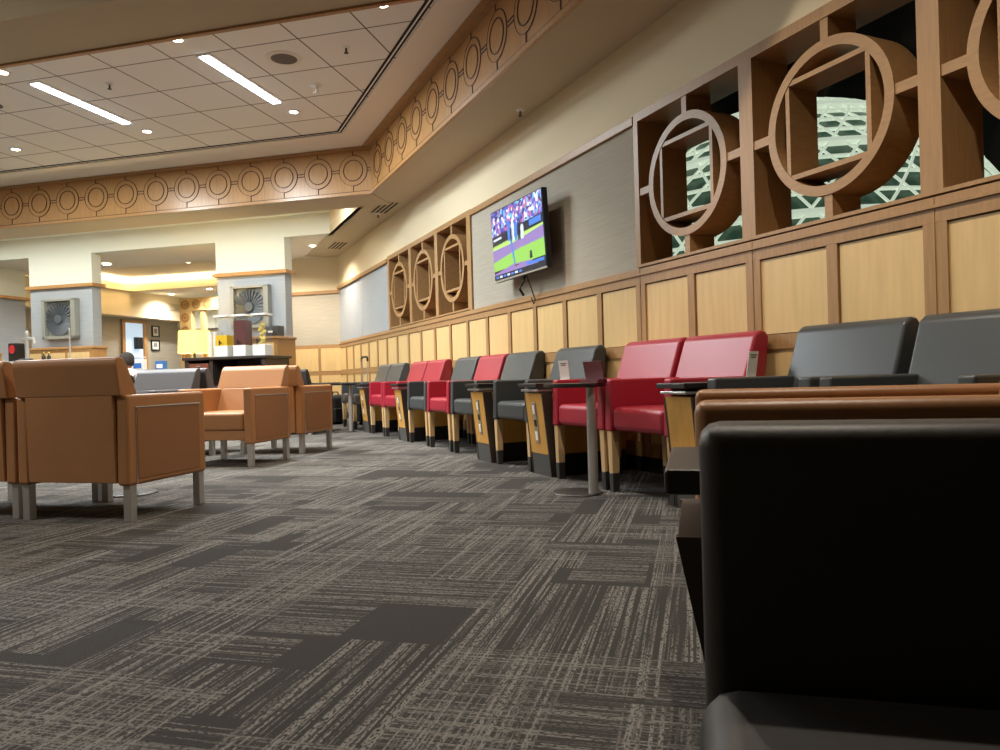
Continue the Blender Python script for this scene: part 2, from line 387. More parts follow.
# soffit strip along right wall and the area beyond the recess
bm = b1(2.44, 3.6, -5, 14.3, ZS - .018, ZS + .1); struct('ceiling_strip_right', bm, 'soffit')
# recess between left band and column wall : ceiling 3.35
bm = bm_(); prism(bm, [L2(tx(9.2, 2.5), 9.2), L2(16, 9.2), L2(16, 10.9), L2(tx(10.9, 2.5), 10.9)], 3.35, 3.45, 'z'); struct('ceiling_recess', bm, 'back_white', rz=ANG)
bm = b1(2.445, 2.5, yb, P2(tx(10.85, 2.445), 10.85).y + .05, ZS - .018, 3.4); struct('wall_recess', bm, 'cream')
# ceiling beyond the column wall: 3.03 with a raised lit cove t<13.5, n 12.48..15.7
bm = bm_()
xr = lambda n: tx(n, 2.5)
prism(bm, [L2(tx(10.86, 2.5), 10.86), L2(16, 10.86), L2(16, 12.48), L2(tx(12.48, 2.9), 12.48)], ZS - .012, ZS + .1, 'z')
prism(bm, [L2(6.2, 12.48), L2(7.6, 12.48), L2(7.6, 15.7), L2(4, 15.7), L2(4, 12.48)], ZS - .012, ZS + .1, 'z')
prism(bm, [L2(4, 15.7), L2(16, 15.7), L2(16, 18.5), L2(4, 18.5)], ZS, ZS + .1, 'z')
prism(bm, [L2(13.5, 12.48), L2(16, 12.48), L2(16, 15.7), L2(13.5, 15.7)], ZS, ZS + .1, 'z')
struct('ceiling_far', bm, 'plaster', rz=ANG)
bm = b1(-13.5, -7.6, 12.48, 15.7, 3.30, 3.35); struct('ceiling_cove', bm, 'cream', rz=ANG)
bm = b1(-13.5, -7.6, 15.62, 15.70, ZS - .02, 3.17); box(bm, -13.5, -13.42, 12.48, 15.7, ZS - .02, 3.17); box(bm, -13.6, -13.5, 12.48, 15.8, 3.02, 3.55); box(bm, -13.6, -7.6, 15.7, 15.8, 3.1, 3.55)
struct('trim_8', bm, 'cream', rz=ANG)
# --- column wall (n = 10.85) with header
HX = tx(10.85, 2.445)
bm = b1(-16, -HX, 10.85, 11.02, ZS - .018, 3.42); struct('wall_header', bm, 'back_white', rz=ANG)
def column(i, t0, t1, n0, d, upper='back_white'):
    bm = b1(-t1, -t0, n0, n0 + d, 2.46, ZS); struct('wall_column_%s_top' % i, bm, upper, rz=ANG)
    bm = b1(-t1 + .01, -t0 - .01, n0 + .01, n0 + d - .01, 0, 2.47); struct('wall_column_%s' % i, bm, 'fabric_blue', rz=ANG)
    bm = b1(-t1 - .05, -t0 + .05, n0 - .05, n0 + d + .05, 2.43, 2.49, bev=.008); struct('trim_%d' % (8 + {'left': 1, 'middle': 2, 'right': 3}[i]), bm, 'band_wood', rz=ANG)
column('middle', 10.10, 11.44, 10.84, .22)
column('right', 6.36, 7.63, 10.84, .22)
column('left', 12.86, 14.4, 11.2, .9)
def wainscot_box(nm, t0, t1, n0, n1, z1, stiles):
    bm = b1(-t1, -t0, n0, n1, 0, z1 - .04); box(bm, -t1 - .03, -t0 + .03, n0 - .03, n1, z1 - .04, z1, bev=.006)
    o = struct(nm, bm, 'band_wood', rz=ANG)
    bm = bm_()
    w = (t1 - t0 - .06 * (stiles + 1)) / stiles
    for k in range(stiles):
        x = -t1 + .06 + k * (w + .06); box(bm, x, x + w, n0 - .006, n0, z1 - .62, z1 - .1); box(bm, x, x + w, n0 - .006, n0, .12, z1 - .68)
    obj('maple_panel', bm, 'maple', parent=o)
    return o
wainscot_box('trim_12', 9.93, 11.5, 10.62, 10.95, 1.385, 3)
wainscot_box('trim_13', 6.30, 7.63, 10.45, 11.0, 1.40, 3)
wainscot_box('trim_14', 12.5, 14.4, 10.95, 11.2, 1.36, 3)
# --- far wall at n=12.95 (right) with trim and wainscot
FN = 12.95
bm = b1(-8.6, -6.2, FN, FN + .2, 0, ZS + .05); struct('wall_far', bm, 'cream', rz=ANG)
bm = b1(-8.6, -6.42, FN - .012, FN, 1.36, 2.32); struct('wall_far_fabric', bm, 'fabric_grey', rz=ANG)
bm = b1(-8.62, -6.42, FN - .04, FN, 2.32, 2.38); struct('trim_15', bm, 'frame_wood', rz=ANG)
bm = b1(-8.6, -6.4, FN - .02, FN, 0, 1.36); o = struct('trim_16', bm, 'frame_wood', rz=ANG)
bm = bm_()
for k in range(4): box(bm, -8.55 + k * .55 + .03, -8.55 + (k + 1) * .55 - .03, FN - .026, FN - .02, .86, 1.29); box(bm, -8.55 + k * .55 + .03, -8.55 + (k + 1) * .55 - .03, FN - .026, FN - .02, .12, .78)
obj('maple_panel', bm, 'maple', parent=o)
# --- distant walls seen through the column openings
bm = b1(-16, -13.9, 11.2, 18.2, 0, 2.4); struct('wall_back_left_lower', bm, 'fabric_grey', rz=ANG)
bm = b1(-16, -13.5, 12.1, 18.2, 2.4, ZS + .1); struct('wall_back_left', bm, 'cream', rz=ANG)
bm = b1(-16, -4, 18.0, 18.2, 0, ZS + .1); struct('wall_back', bm, 'fabric_grey', rz=ANG)
bm = b1(-13.9, -8.6, 17.9, 18.05, 2.2, ZS + .1); struct('wall_back_upper', bm, 'back_white', rz=ANG)
bm = b1(-8.7, -8.6, 12.95, 18.1, 0, ZS + .1); struct('wall_back_right', bm, 'cream', rz=ANG)
# outer enclosure of the lounge
bm = b1(-16.1, -16, -6, 18.2, 0, 4); struct('wall_left', bm, 'cream', rz=ANG)
bm = b1(-16, 12, -6.1, -6, 0, 4); struct('wall_behind', bm, 'cream', rz=ANG)
# door in wall t=13.9
bm = b1(-13.9, -13.84, 15.80, 15.90, 0, 2.36); box(bm, -13.9, -13.84, 16.56, 16.68, 0, 2.36); box(bm, -13.9, -13.84, 15.80, 16.68, 2.28, 2.36)
d1 = struct('door_1', bm, 'band_wood', rz=ANG)
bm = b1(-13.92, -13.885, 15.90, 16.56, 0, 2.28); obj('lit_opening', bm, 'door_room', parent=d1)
bm = b1(-13.88, -13.78, 16.22, 16.44, 1.62, 1.92, bev=.01); o = obj('wall_speaker', bm, 'black_plastic', rz=ANG); tag(o, 'small black box hanging in the bright doorway behind the lamp', 'speaker')
bm = bm_()
for z in (1.15, 1.4): box(bm, -13.88, -13.75, 16.0, 16.5, z, z + .02)
o = obj('wall_shelf', bm, 'white', rz=ANG); tag(o, 'white shelves inside the bright doorway', 'shelf')
for n0, n1, z0, z1, lb in ((16.90, 17.18, 1.96, 2.26, 'black framed certificate beside the doorway, upper of two'), (16.86, 17.18, 1.60, 1.88, 'black framed picture beside the doorway, lower of two')):
    t = thing('picture_frame', lb, 'picture frame', (0, 0, 0), ANG)
    bm = bm_()
    for a in ((n0, n0 + .03, z0, z1), (n1 - .03, n1, z0, z1), (n0, n1, z0, z0 + .03), (n0, n1, z1 - .03, z1)): box(bm, -13.9, -13.87, a[0], a[1], a[2], a[3])
    obj('frame', bm, 'black_plastic', t)
    obj('picture', b1(-13.9, -13.885, n0 + .03, n1 - .03, z0 + .03, z1 - .03), 'card', t)
    obj('print', b1(-13.886, -13.88, n0 + .09, n1 - .09, z0 + .1, z1 - .08), 'art_grey', t)

# ================================================================ RIGHT WALL
BAY = 1.104; Y0 = 4.39 - 5 * BAY     # bay boundaries
RY0, RY1 = -3.4, 14.17
ST = .545
bm = b1(WX + .05, WX + .2, RY0, RY1 + .3, 2.465, ZS + .1); box(bm, WX + .05, WX + .2, 4.39, 7.52, 1.3, 2.5); box(bm, WX + .05, WX + .2, 10.70, 14.4, 1.3, 2.5); box(bm, WX + .05, WX + .2, RY0, 14.4, 0, 1.4)
box(bm, WX + .012, WX + .06, RY0, RY1, 2.46, ZS + .05)
struct('wall_right', bm, 'cream')
bm = b1(WX + .02, WX + .06, 4.39, 7.52, 1.38, 2.41); struct('wall_right_fabric', bm, 'fabric_grey')
bm = b1(WX + .02, WX + .06, 10.70, 12.40, 1.38, 2.38); box(bm, WX + .02, WX + .06, 12.41, RY1, 1.38, 2.38); struct('wall_right_fabric_far', bm, 'fabric_blue')
# top trim
bm = b1(WX - .006, WX + .03, 4.39, 7.46, 2.405, 2.465, bev=.003); box(bm, WX - .02, WX + .03, 10.74, RY1, 2.385, 2.445, bev=.006); struct('trim_17', bm, 'frame_wood')
# wainscot: frame lattice and panels
bm = b1(WX, WX + .03, RY0, RY1, 1.29, 1.40); box(bm, WX - .012, WX + .03, RY0, RY1, 1.352, 1.366); box(bm, WX, WX + .03, RY0, RY1, .79, .87); box(bm, WX, WX + .03, RY0, RY1, .1, .2)
k = 0; y = 2.175 - 10 * ST
while y < RY1:
    w = .032
    if abs(((y - 4.39) / BAY) - round((y - 4.39) / BAY)) < .08 and y < 4.6: w = .055
    box(bm, WX + .001, WX + .03, y - w, y + w, .1, 1.3)
    if w > .05: box(bm, WX - .003, WX + .0, y - .002, y + .002, .1, 1.4)
    y += ST
struct('trim_18', bm, 'frame_wood_v')
bm = bm_(); y = 2.175 - 10 * ST
while y < RY1 - .1:
    y1 = min(y + ST, RY1); box(bm, WX + .012, WX + .05, y + .04, y1 - .04, .875, 1.283); box(bm, WX + .012, WX + .05, y + .04, y1 - .04, .2, .79); y += ST
struct('wall_right_panels', bm, 'maple')
bm = b1(WX + .022, WX + .05, RY0, RY1, .1, 1.3); struct('wall_right_reveal', bm, 'recess_brown')
bm = b1(WX - .012, WX + .05, RY0, RY1, 0, .1); struct('baseboard_right', bm, 'kick_black')

# circle lattice screens
def screen(yc, wid, label, group, window):
    """centre of bay at yc; z 1.40..2.40"""
    t = thing('circle_lattice_screen', label, 'wooden screen', (WX, yc, 1.925), PI / 2 * -1, group)
    # local x = -y world (to the right seen from room), local y = +x world (into wall)
    h = wid / 2; z0, z1 = -.515, .55; D = .27
    bm = bm_(); fw_ = .052
    box(bm, -h, -h + fw_, 0, D, z0, z1); box(bm, h - fw_, h, 0, D, z0, z1)
    box(bm, -h + fw_, h - fw_, 0, D, z0, z0 + .018); box(bm, -h + fw_, h - fw_, 0, D, z1 - .06, z1)
    obj('frame', bm, 'frame_wood_v', t)
    R_ = Matrix.Rotation(PI / 2, 4, 'X')
    bm = bm_(); ring(bm, .335, .385, -.215, 0.0, 64, M=R_); obj('ring', bm, 'frame_wood', t, smooth=True)
    s = .247; w = .026; bm = bm_()
    for q in (-s, s): box(bm, q - w / 2, q + w / 2, .004, .2, -s, s); box(bm, -s, s, .004, .2, q - w / 2, q + w / 2)
    obj('square_lattice', bm, 'frame_wood', t)
    for (x0, x1, a0, a1) in ((-.024, .024, .38, .495), (-.024, .024, -.505, -.38), (.38, h - fw_, -.024, .024), (-h + fw_, -.38, -.024, .024)):
        obj('connector', b1(x0, x1, .006, .2, a0, a1), 'frame_wood', t)
    if not window:
        obj('back_panel', b1(-h, h, D - .02, D, z0, z1), 'recess_brown', t)
    return t
near = ['round wooden lattice screen at the right edge of the photo', 'large wooden circle and square screen, second from right edge', 'wooden circle and square screen next to the television wall']
for i in range(4):
    yc = 4.39 - BAY * (i + .5)
    lb = {0: near[2], 1: near[1], 2: near[0], 3: 'wooden lattice screen past the right edge of the photo'}[i]
    screen(yc, BAY, lb, 'circle screens in front of dark windows', True)
    wb = b1(WX + .275, WX + .285, yc - BAY / 2, yc + BAY / 2, 1.38, 2.48); struct('window_%d' % (i + 1), wb, 'window_glass')
for i in range(3):
    yc = 7.52 + 1.06 * (i + .5)
    screen(yc, 1.06, ['wooden circle screen in niche nearest the television', 'middle circle screen of the three left of the television', 'farthest circle screen left of the television'][i], 'circle screens in closed niches', False)
bm = b1(WX, WX + .28, 7.46, 7.52, 1.40, 2.475); box(bm, WX, WX + .28, 10.7, 10.74, 1.40, 2.475); struct('trim_19', bm, 'frame_wood_v')
bm = b1(WX + .28, WX + .30, RY0, 4.45, 1.2, 1.42); box(bm, WX + .05, WX + .30, RY0, 4.45, 1.36, 1.39); struct('wall_right_sill', bm, 'recess_brown')
# outside: night-time atrium with a lit glass dome
bm = b1(11, 11.2, -10, 24, -2, 12); box(bm, 3.3, 11, -10, 24, -2.2, -2); box(bm, 3.3, 11, -10, -9.8, -2, 12); box(bm, 3.3, 11, 23.8, 24, -2, 12); box(bm, 3.3, 11, -10, 24, 12, 12.2); struct('wall_outside', bm, 'night_dark')
dt = thing('glass_dome', 'glowing glass and steel dome outside the dark windows', 'dome', (7.6, 7.5, 1.3))
RD = 2.75
bm = bm_(); lathe(bm, [(RD * .985 * math.cos(a * PI / 32), RD * .985 * math.sin(a * PI / 32)) for a in range(17)], 48); obj('glass_shell', bm, 'dome_glass', dt, smooth=True)
bm = bm_()
for a in [.085 * i for i in range(17)]:
    r = RD * math.cos(a); tube(bm, [(r * math.cos(2 * PI * k / 60), r * math.sin(2 * PI * k / 60), RD * math.sin(a)) for k in range(60)], .022 if round(a / .085) % 4 else .05, 6, True)
obj('ring_bar', bm, 'lattice', dt)
bm = bm_()
for k in range(44):
    for sgn in (-1, 1):
        tube(bm, [(RD * 1.005 * math.cos(a) * math.cos(2 * PI * k / 44 + sgn * a * .8), RD * 1.005 * math.cos(a) * math.sin(2 * PI * k / 44 + sgn * a * .8), RD * 1.005 * math.sin(a)) for a in [i * 1.45 / 14 for i in range(15)]], .017, 5)
obj('rib', bm, 'lattice', dt)
# ================================================================ TV
def tv():
    yc, zc, w, h = 5.995, 1.893, 1.06, .66
    t = thing('television', 'flat television showing a baseball game on the grey wall', 'television', (WX - .15, yc, zc), -PI / 2)
    # local x -> right seen from room (-y), local -y -> room, z up
    R = Matrix.Rotation(math.radians(3), 4, 'X')
    obj('casing', b1(-w / 2, w / 2, 0, .05, -h / 2, h / 2, bev=.006, M=R), 'black_plastic', t)
    obj('lower_bezel', b1(-w / 2 + .003, w / 2 - .003, -.004, .004, -h / 2, -h / 2 + .016, M=R), 'steel', t)
    sc = obj('screen', b1(-w / 2 + .01, w / 2 - .01, -.004, .0, -h / 2 + .018, h / 2 - .01, M=R), 'tv_dark', t)
    X0, X1, Z1, Z0 = -w / 2 + .012, w / 2 - .012, h / 2 - .012, -h / 2 + .02
    def quad(pts, m, lay, nm):
        bm = bm_(); vs = [(X0 + u * (X1 - X0), Z1 - v * (Z1 - Z0)) for u, v in pts]
        prism(bm, vs, -.0046 - lay * .0005, -.0042, 'y', M=R); return obj(nm, bm, m, sc)
    quad([(0, 0), (1, 0), (1, .33), (0, .37)], 'crowd_picture', 0, 'crowd')
    quad([(0, .36), (1, .30), (1, .45), (0, .52)], 'tv_dark', 1, 'outfield_wall')
    quad([(0, .50), (1, .43), (1, .47), (.45, .56), (0, .57)], 'tv_lime', 1, 'warning_track')
    quad([(0, .56), (.45, .54), (1, .46), (1, .64), (.5, .66), (0, .74)], 'tv_dirt', 2, 'infield_dirt')
    quad([(0, .73), (.55, .65), (1, .62), (1, .86), (0, .87)], 'tv_green', 2, 'infield_grass')
    quad([(0, .91), (.4, .84), (.75, .86), (.9, .94), (0, .94)], 'tv_dirt', 3, 'mound')
    quad([(0, .93), (1, .93), (1, 1), (0, 1)], 'tv_dark', 4, 'score_bar')
    for k in range(7): quad([(.03 + k * .08, .95), (.085 + k * .08, .95), (.085 + k * .08, .98), (.03 + k * .08, .98)], 'tv_white' if k % 2 else 'tv_blue', 5, 'score_box')
    quad([(.66, .88), (.98, .88), (.98, .92), (.66, .92)], 'tv_blue', 5, 'caption_bar')
    quad([(.03, .40), (.2, .39), (.2, .42), (.03, .43)], 'tv_white', 5, 'wall_banner')
    quad([(.76, .33), (.97, .32), (.97, .40), (.76, .41)], 'tv_blue', 5, 'wall_banner')
    for (u, v, s, m) in ((.36, .20, .30, 'tv_blue'), (.44, .24, .27, 'tv_white'), (.50, .27, .26, 'tv_blue'), (.56, .30, .24, 'tv_dark'), (.41, .33, .18, 'tv_dark'), (.62, .34, .2, 'tv_white')):
        quad([(u - .025, v + s * .18), (u - .01, v), (u + .015, v), (u + .03, v + s * .2), (u + .026, v + s * .6), (u + .02, v + s), (u + .004, v + s), (u, v + s * .65), (u - .008, v + s), (u - .022, v + s)], m, 6, 'ball_player')
    quad([(.38, .5), (.41, .5), (.45, .86), (.43, .86)], 'tv_blue', 5, 'camera_streak')
    quad([(.74, .74), (.77, .74), (.78, .84), (.73, .84)], 'tv_dark', 6, 'batter')
    quad([(.43, .86), (.52, .86), (.52, .88), (.43, .88)], 'tv_brown', 6, 'plate_mark')
    obj('wall_mount', b1(-.2, .2, .05, .19, -.12, .12), 'dark_steel', t)
    bm = bm_(); tube(bm, [(.02, .06, -.33), (.02, .03, -.40), (.03, .0, -.45), (.0, .05, -.50)], .012, 7); tube(bm, [(.05, .06, -.33), (.06, .1, -.45), (.07, .13, -.55), (.04, .13, -.58), (.01, .12, -.52)], .005, 6)
    obj('hanging_cable', bm, 'black_plastic', t)
tv()

# ================================================================ CHAIRS
def club_chair(label, leather, inset, loc, rz, group, e=0, ab=.185):
    t = thing('club_chair', label, 'armchair', loc, rz, group)
    for s in (-1, 1):
        x0, x1 = (.272, .348) if s > 0 else (-.348, -.272)
        a = obj('arm', b1(x0, x1, -.31 - e, .305, ab, .645, bev=.018, seg=3), leather, t, smooth=True)
        xo = .348 * s
        p = bm_(); box(p, xo - .002 * s, xo + .003 * s, -.245 - e, .245, ab + .03, .575, bev=.002); obj('side_panel', p, inset, a)
        q = bm_(); tube(q, [(xo + .002 * s, -.255 - e, ab + .005), (xo + .002 * s, -.255 - e, .58), (xo + .002 * s, .25, .58)], .0045, 6); obj('piping', q, 'steel' if leather == 'tan_leather' else leather, a)
        for y in (-.27 - e, .27):
            obj('leg', b1(s * .315 - .022, s * .315 + .022, y - .022, y + .022, 0, ab + .005, bev=.003), 'steel', t)
    obj('seat_frame', b1(-.272, .272, -.26 - e, .29, max(.215, ab - .06), max(.295, ab), bev=.008), leather, t, smooth=True)
    obj('seat_cushion', b1(-.271, .271, -.2 - e, .31, .295, .446, bev=.03, seg=3), leather, t, smooth=True)
    bm = bm_(); prism(bm, [(-.313 - e, ab + .015), (-.326 - e, .645), (-.19 - e, .638), (-.12 - e, .44), (-.12 - e, ab + .015)], -.271, .271, 'x', bev=.004, seg=1)
    prism(bm, [(-.327 - e, .638), (-.352 - e, .80), (-.346 - e, .828), (-.326 - e, .838), (-.298 - e, .830), (-.272 - e, .80), (-.20 - e, .638)], -.322, .322, 'x', bev=.009, seg=3)
    obj('backrest', bm, leather, t, smooth=True)
    return t
G_T = 'tan armchairs in the middle of the lounge'
cA = club_chair('tan leather armchair seen from behind, steel legs, at left', 'tan_leather', 'tan_inset', P2(3.105, 3.475), ANG, G_T)
dup(cA, P2(3.82, 3.49), ANG, 'tan leather armchair cut off by the left edge of the photo', G_T)
dup(cA, P2(3.855, 5.70), ANG + PI, 'tan leather armchair facing the camera with its seat visible', G_T)
dup(cA, P2(3.945, 6.68), ANG, 'tan leather armchair back to back behind the front-facing tan one', G_T)
SW = {'tan_leather': 'grey_leather', 'tan_inset': 'black_leather'}
G_G = 'grey armchairs beyond the tan ones'
dup(cA, P2(4.80, 5.74), ANG + PI, 'grey leather armchair facing the camera beside the tan one', G_G, SW)
dup(cA, P2(4.81, 6.52), ANG, 'dark grey armchair back to back behind the grey one', G_G, SW)
SWB = {'tan_leather': 'black_leather', 'tan_inset': 'black_leather'}
dup(cA, P2(5.07, 8.88), ANG, 'black armchair back showing past the rear tan armchair', None, SWB)
dup(cA, P2(7.87, 9.08), ANG, 'dark armchair in which the person sits', None, SWB)
# foreground row facing left (local +y = T2)
RZF = ANG + PI / 2
def fg(t, n): return P2(t - .305, n)
dup(cA, fg(0, .35), RZF, 'black leather armchair filling the lower right foreground', None, SWB)
club_chair('tan leather armchair behind the black foreground armchair', 'tan_leather', 'tan_inset', fg(.005, 1.45), RZF, None, .10, .35)

def wall_chair(label, leather, loc, group):
    """local +y = front, chair front leg centre at y=0"""
    t = thing('wall_chair', label, 'armchair', loc, PI / 2, group)
    for s in (-1, 1):
        x0, x1 = sorted((s * .248, s * .314))
        bm = bm_(); prism(bm, [(-.50, .35), (-.50, .65), (.03, .65), (.04, .35)], x0, x1, 'x', bev=.012, seg=2)
        obj('arm', bm, leather, t, smooth=True)
        for y in (.0, -.44):
            lg = bm_(); taper(lg, (s * .283, y + .0), (.040, .046), .105, (s * .283, y), (.050, .06), .37, .003)
            l = obj('leg', lg, 'leg_wood', t)
            sh = bm_(); taper(sh, (s * .283, y), (.038, .042), 0, (s * .283, y), (.043, .049), .108, .002); obj('metal_foot', sh, 'dark_steel', l)
    obj('seat_cushion', b1(-.246, .246, -.44, .035, .355, .492, bev=.034, seg=4), leather, t, smooth=True)
    bm = bm_(); prism(bm, [(-.56, .37), (-.63, .80), (-.635, .86), (-.615, .892), (-.575, .897), (-.535, .87), (-.44, .60), (-.40, .37)], -.305, .305, 'x', bev=.016, seg=3)
    obj('backrest', bm, leather, t, smooth=True)
    return t
XF = 2.365
GW = 'armchairs along the panelled wall'
first = None
seq = [(1.87, 'c', 'charcoal armchair at right edge of photo against the panelled wall'), (2.535, 'c', 'charcoal armchair nearest the red pair, second from right edge'),
       (3.435, 'r', 'red armchair nearest the camera on the wall row'), (4.085, 'r', 'red armchair behind the round side table column'),
       (5.075, 'c', 'charcoal armchair standing alone between two power pedestals'),
       (6.11, 'c', 'charcoal armchair under the television, beside the single red one'), (6.785, 'r', 'single red armchair between two charcoal ones'),
       (7.45, 'c', 'charcoal armchair just past the single red one'),
       (8.43, 'r', 'nearer of the far pair of red armchairs'), (9.09, 'r', 'farther of the far pair of red armchairs'),
       (10.07, 'c', 'charcoal armchair beyond the far red pair'), (10.73, 'c', 'last charcoal armchair of the wall row')]
for y, c, lb in seq:
    if first is None: first = wall_chair(lb, 'charcoal_leather', (XF, y, 0), GW)
    else: dup(first, (XF + (.03 if y > 6 else 0), y, 0), PI / 2, lb, GW, {'charcoal_leather': 'red_leather'} if c == 'r' else None)

def pedestal(label, loc, rz, group, strip='dark_laminate', body='pod_wood', w=.26, ztop=.61, tray=True, ov=.012, oy=.10, outlets=True, yt=.055, yb=.012):
    t = thing('power_pedestal', label, 'side table', loc, rz, group)
    # local +y front; front face slants back towards the floor
    h = ztop - .05
    bm = bm_(); prism(bm, [(-.60, .15), (-.60, h), (yt, h), (yb, .15)], -w / 2, w / 2, 'x'); bd = obj('body', bm, body, t)
    bm = bm_(); prism(bm, [(-.59, 0), (-.59, .15), (yb - .002, .15), (yb - .016, 0)], -w / 2 + .002, w / 2 - .002, 'x'); obj('kick_plate', bm, 'kick', t)
    bm = bm_()
    for s in (-1, 1):
        x0, x1 = sorted((s * w / 2, s * (w / 2 + .012)))
        prism(bm, [(yb - .087, 0), (yt - .075, h), (yt + .002, h), (yb - .014, 0)], x0, x1, 'x')
    obj('side_strip', bm, strip, t)
    obj('kick_panel', (lambda b: (box(b, w / 2, w / 2 + .003, -.58, -.07, 0, .15), box(b, -w / 2 - .003, -w / 2, -.58, -.07, 0, .15), b)[2])(bm_()), 'kick_black', t)
    obj('table_top', b1(-w / 2 - ov, w / 2 + ov, -.60, oy, ztop - .008, ztop + .018, bev=.004), 'table_black', t)
    if tray: obj('pull_out_tray', b1(-w / 2 + .0, w / 2 - .0, -.3, .085, ztop - .036, ztop - .022, bev=.003), 'steel', t)
    # outlet plate on the slanted front
    ang = math.atan2(.043, h - .15)
    R = Matrix.Translation((0, .034, .36)) @ Matrix.Rotation(-ang, 4, 'X')
    if body == 'pod_wood' and outlets:
        bm = bm_(); box(bm, -.024, .024, -.002, .006, -.14, .14, bev=.004, M=R); pl = obj('outlet_plate', bm, 'plate_grey', t)
        for z in (-.09, .09): obj('outlet', b1(-.016, .016, .006, .011, z - .03, z + .03, bev=.002, M=R), 'white', pl)
        obj('socket', b1(-.014, .014, .006, .010, -.022, .022, M=R), 'black_plastic', pl)
    return t
GP = 'yellow wood power pedestals between the wall chairs'
pA = pedestal('yellow pedestal with black top beside the nearest red armchair', (XF - .03, 3.0, 0), PI / 2, GP, w=.20, outlets=False)
pB = pedestal('yellow pedestal between the red pair and the lone charcoal chair', (XF - .03, 4.58, 0), PI / 2, GP, w=.25)
for y, lb in ((5.59, 'yellow pedestal between the two charcoal armchairs'), (7.945, 'yellow pedestal beside the far pair of red armchairs'), (9.585, 'farthest yellow pedestal, past the far red pair')):
    dup(pB, (XF - (.03 if y < 6 else 0), y, 0), PI / 2, lb, GP)
pedestal('dark pedestal table between the black and tan foreground armchairs', P2(-.045, .895), RZF, None, 'dark_laminate', 'dark_laminate', w=.21, ztop=.572, tray=False, oy=.08, yt=.068, yb=-.02)

# side tables with off-centre column
def side_table(label, c, col, r=.165, ztop=.632, group=None, top='table_black'):
    t = thing('round_side_table', label, 'side table', (c[0], c[1], 0), 0, group)
    dx, dy = col[0] - c[0], col[1] - c[1]
    bm = bm_(); lathe(bm, [(0, 0), (r * .9, 0), (r * .9, .006), (r * .86, .012), (0, .014)], 40); obj('base', bm, 'dark_steel', t, smooth=True)
    bm = bm_(); cyl(bm, .028, .012, ztop - .02, (dx, dy), 20); obj('column', bm, 'steel', t, smooth=True)
    bm = bm_(); lathe(bm, [(0, ztop - .022), (r * 1.05, ztop - .022), (r * 1.12, ztop - .014), (r * 1.12, ztop), (0, ztop)], 44); obj('table_top', bm, top, t, smooth=True)
side_table('small round side table with steel column before the red armchairs', (2.15, 3.775), (2.19, 3.665), .16)
GR = 'round tables at the far end of the wall row'
side_table('steel column table before the last charcoal armchairs', (2.15, 9.9), (2.22, 9.84), .16, .64, GR)
side_table('round grey table with steel column near the backpack', (2.02, 10.48), (2.03, 10.38), .2, .655, GR, 'dark_steel')
side_table('round table between the left tan armchairs and the tan pair', P2(3.5, 4.04), P2(3.5, 4.04), .17, .5)

# cards on tables
def card(label, loc, rz, w, h, m, nm='sign_card'):
    t = thing(nm, label, 'sign', loc, rz)
    R = Matrix.Rotation(math.radians(-9), 4, 'X')
    obj('panel', b1(-w / 2, w / 2, -.002, .002, 0, h, M=R), m, t)
    obj('foot', b1(-w / 2, w / 2, -.03, .03, 0, .004), m, t)
    if m == 'card':
        bm = bm_()
        for i, ww in enumerate((.7, .5)): box(bm, -w * ww / 2, w * ww / 2, .002, .0032, h * (.86 - .08 * i), h * (.9 - .08 * i), M=R)
        obj('printed_line', bm, 'ink', t)
card('white sign card standing on the pedestal before the lone charcoal chair', (2.48, 4.48, .628), PI / 2 + .5, .075, .15, 'card')
card('white sign card standing at the end of the red pair', (2.74, 3.0, .628), PI + .27, .085, .15, 'card')
m1 = b1(-.10, .10, -.004, .004, 0, .125, M=Matrix.Rotation(math.radians(-10), 4, 'X')); box(m1, -.10, .10, -.012, .05, 0, .02)
o = obj('menu_holder', m1, 'maroon', loc=(2.24, 3.69, .632), rz=PI / 2); tag(o, 'maroon menu holder standing on the round side table', 'menu holder')

# backpack and suitcase
bm = bm_(); box(bm, -.16, .16, -.11, .11, 0, .46, bev=.09, seg=4)
bp = thing('backpack', 'black backpack on the carpet at the far end of the wall row', 'backpack', (2.42, 11.75, 0), .4); obj('body', bm, 'kick_black', bp, smooth=True)
obj('front_pocket', b1(-.12, .12, -.15, -.09, .04, .26, bev=.03, seg=3), 'black_plastic', bp, smooth=True)
bm = bm_(); tube(bm, [(-.06, 0, .44), (-.04, 0, .50), (.04, 0, .50), (.06, 0, .44)], .01, 6); obj('handle', bm, 'black_plastic', bp)
sc = thing('suitcase', 'dark rolling suitcase with its chrome and black handle pulled up', 'suitcase', (2.74, 11.42, 0), -1.35)
obj('shell', b1(-.19, .19, -.12, .12, .04, .58, bev=.03, seg=3), 'kick_black', sc, smooth=True)
bm = bm_()
for x in (-.085, .085): tube(bm, [(x, .08, .57), (x, .08, 1.0)], .008, 6)
obj('handle_rod', bm, 'steel', sc)
bm = bm_(); tube(bm, [(-.095, .08, .96), (-.095, .08, 1.01), (-.07, .08, 1.03), (.07, .08, 1.03), (.095, .08, 1.01), (.095, .08, .96)], .016, 8); obj('handle_grip', bm, 'black_plastic', sc)
for x in (-.15, .15):
    for y in (-.09, .09): bm = bm_(); cyl(bm, .022, -.012, .012, seg=12, M=Matrix.Translation((x, y, .022)) @ Matrix.Rotation(PI / 2, 4, 'Y')); obj('wheel', bm, 'black_plastic', sc)

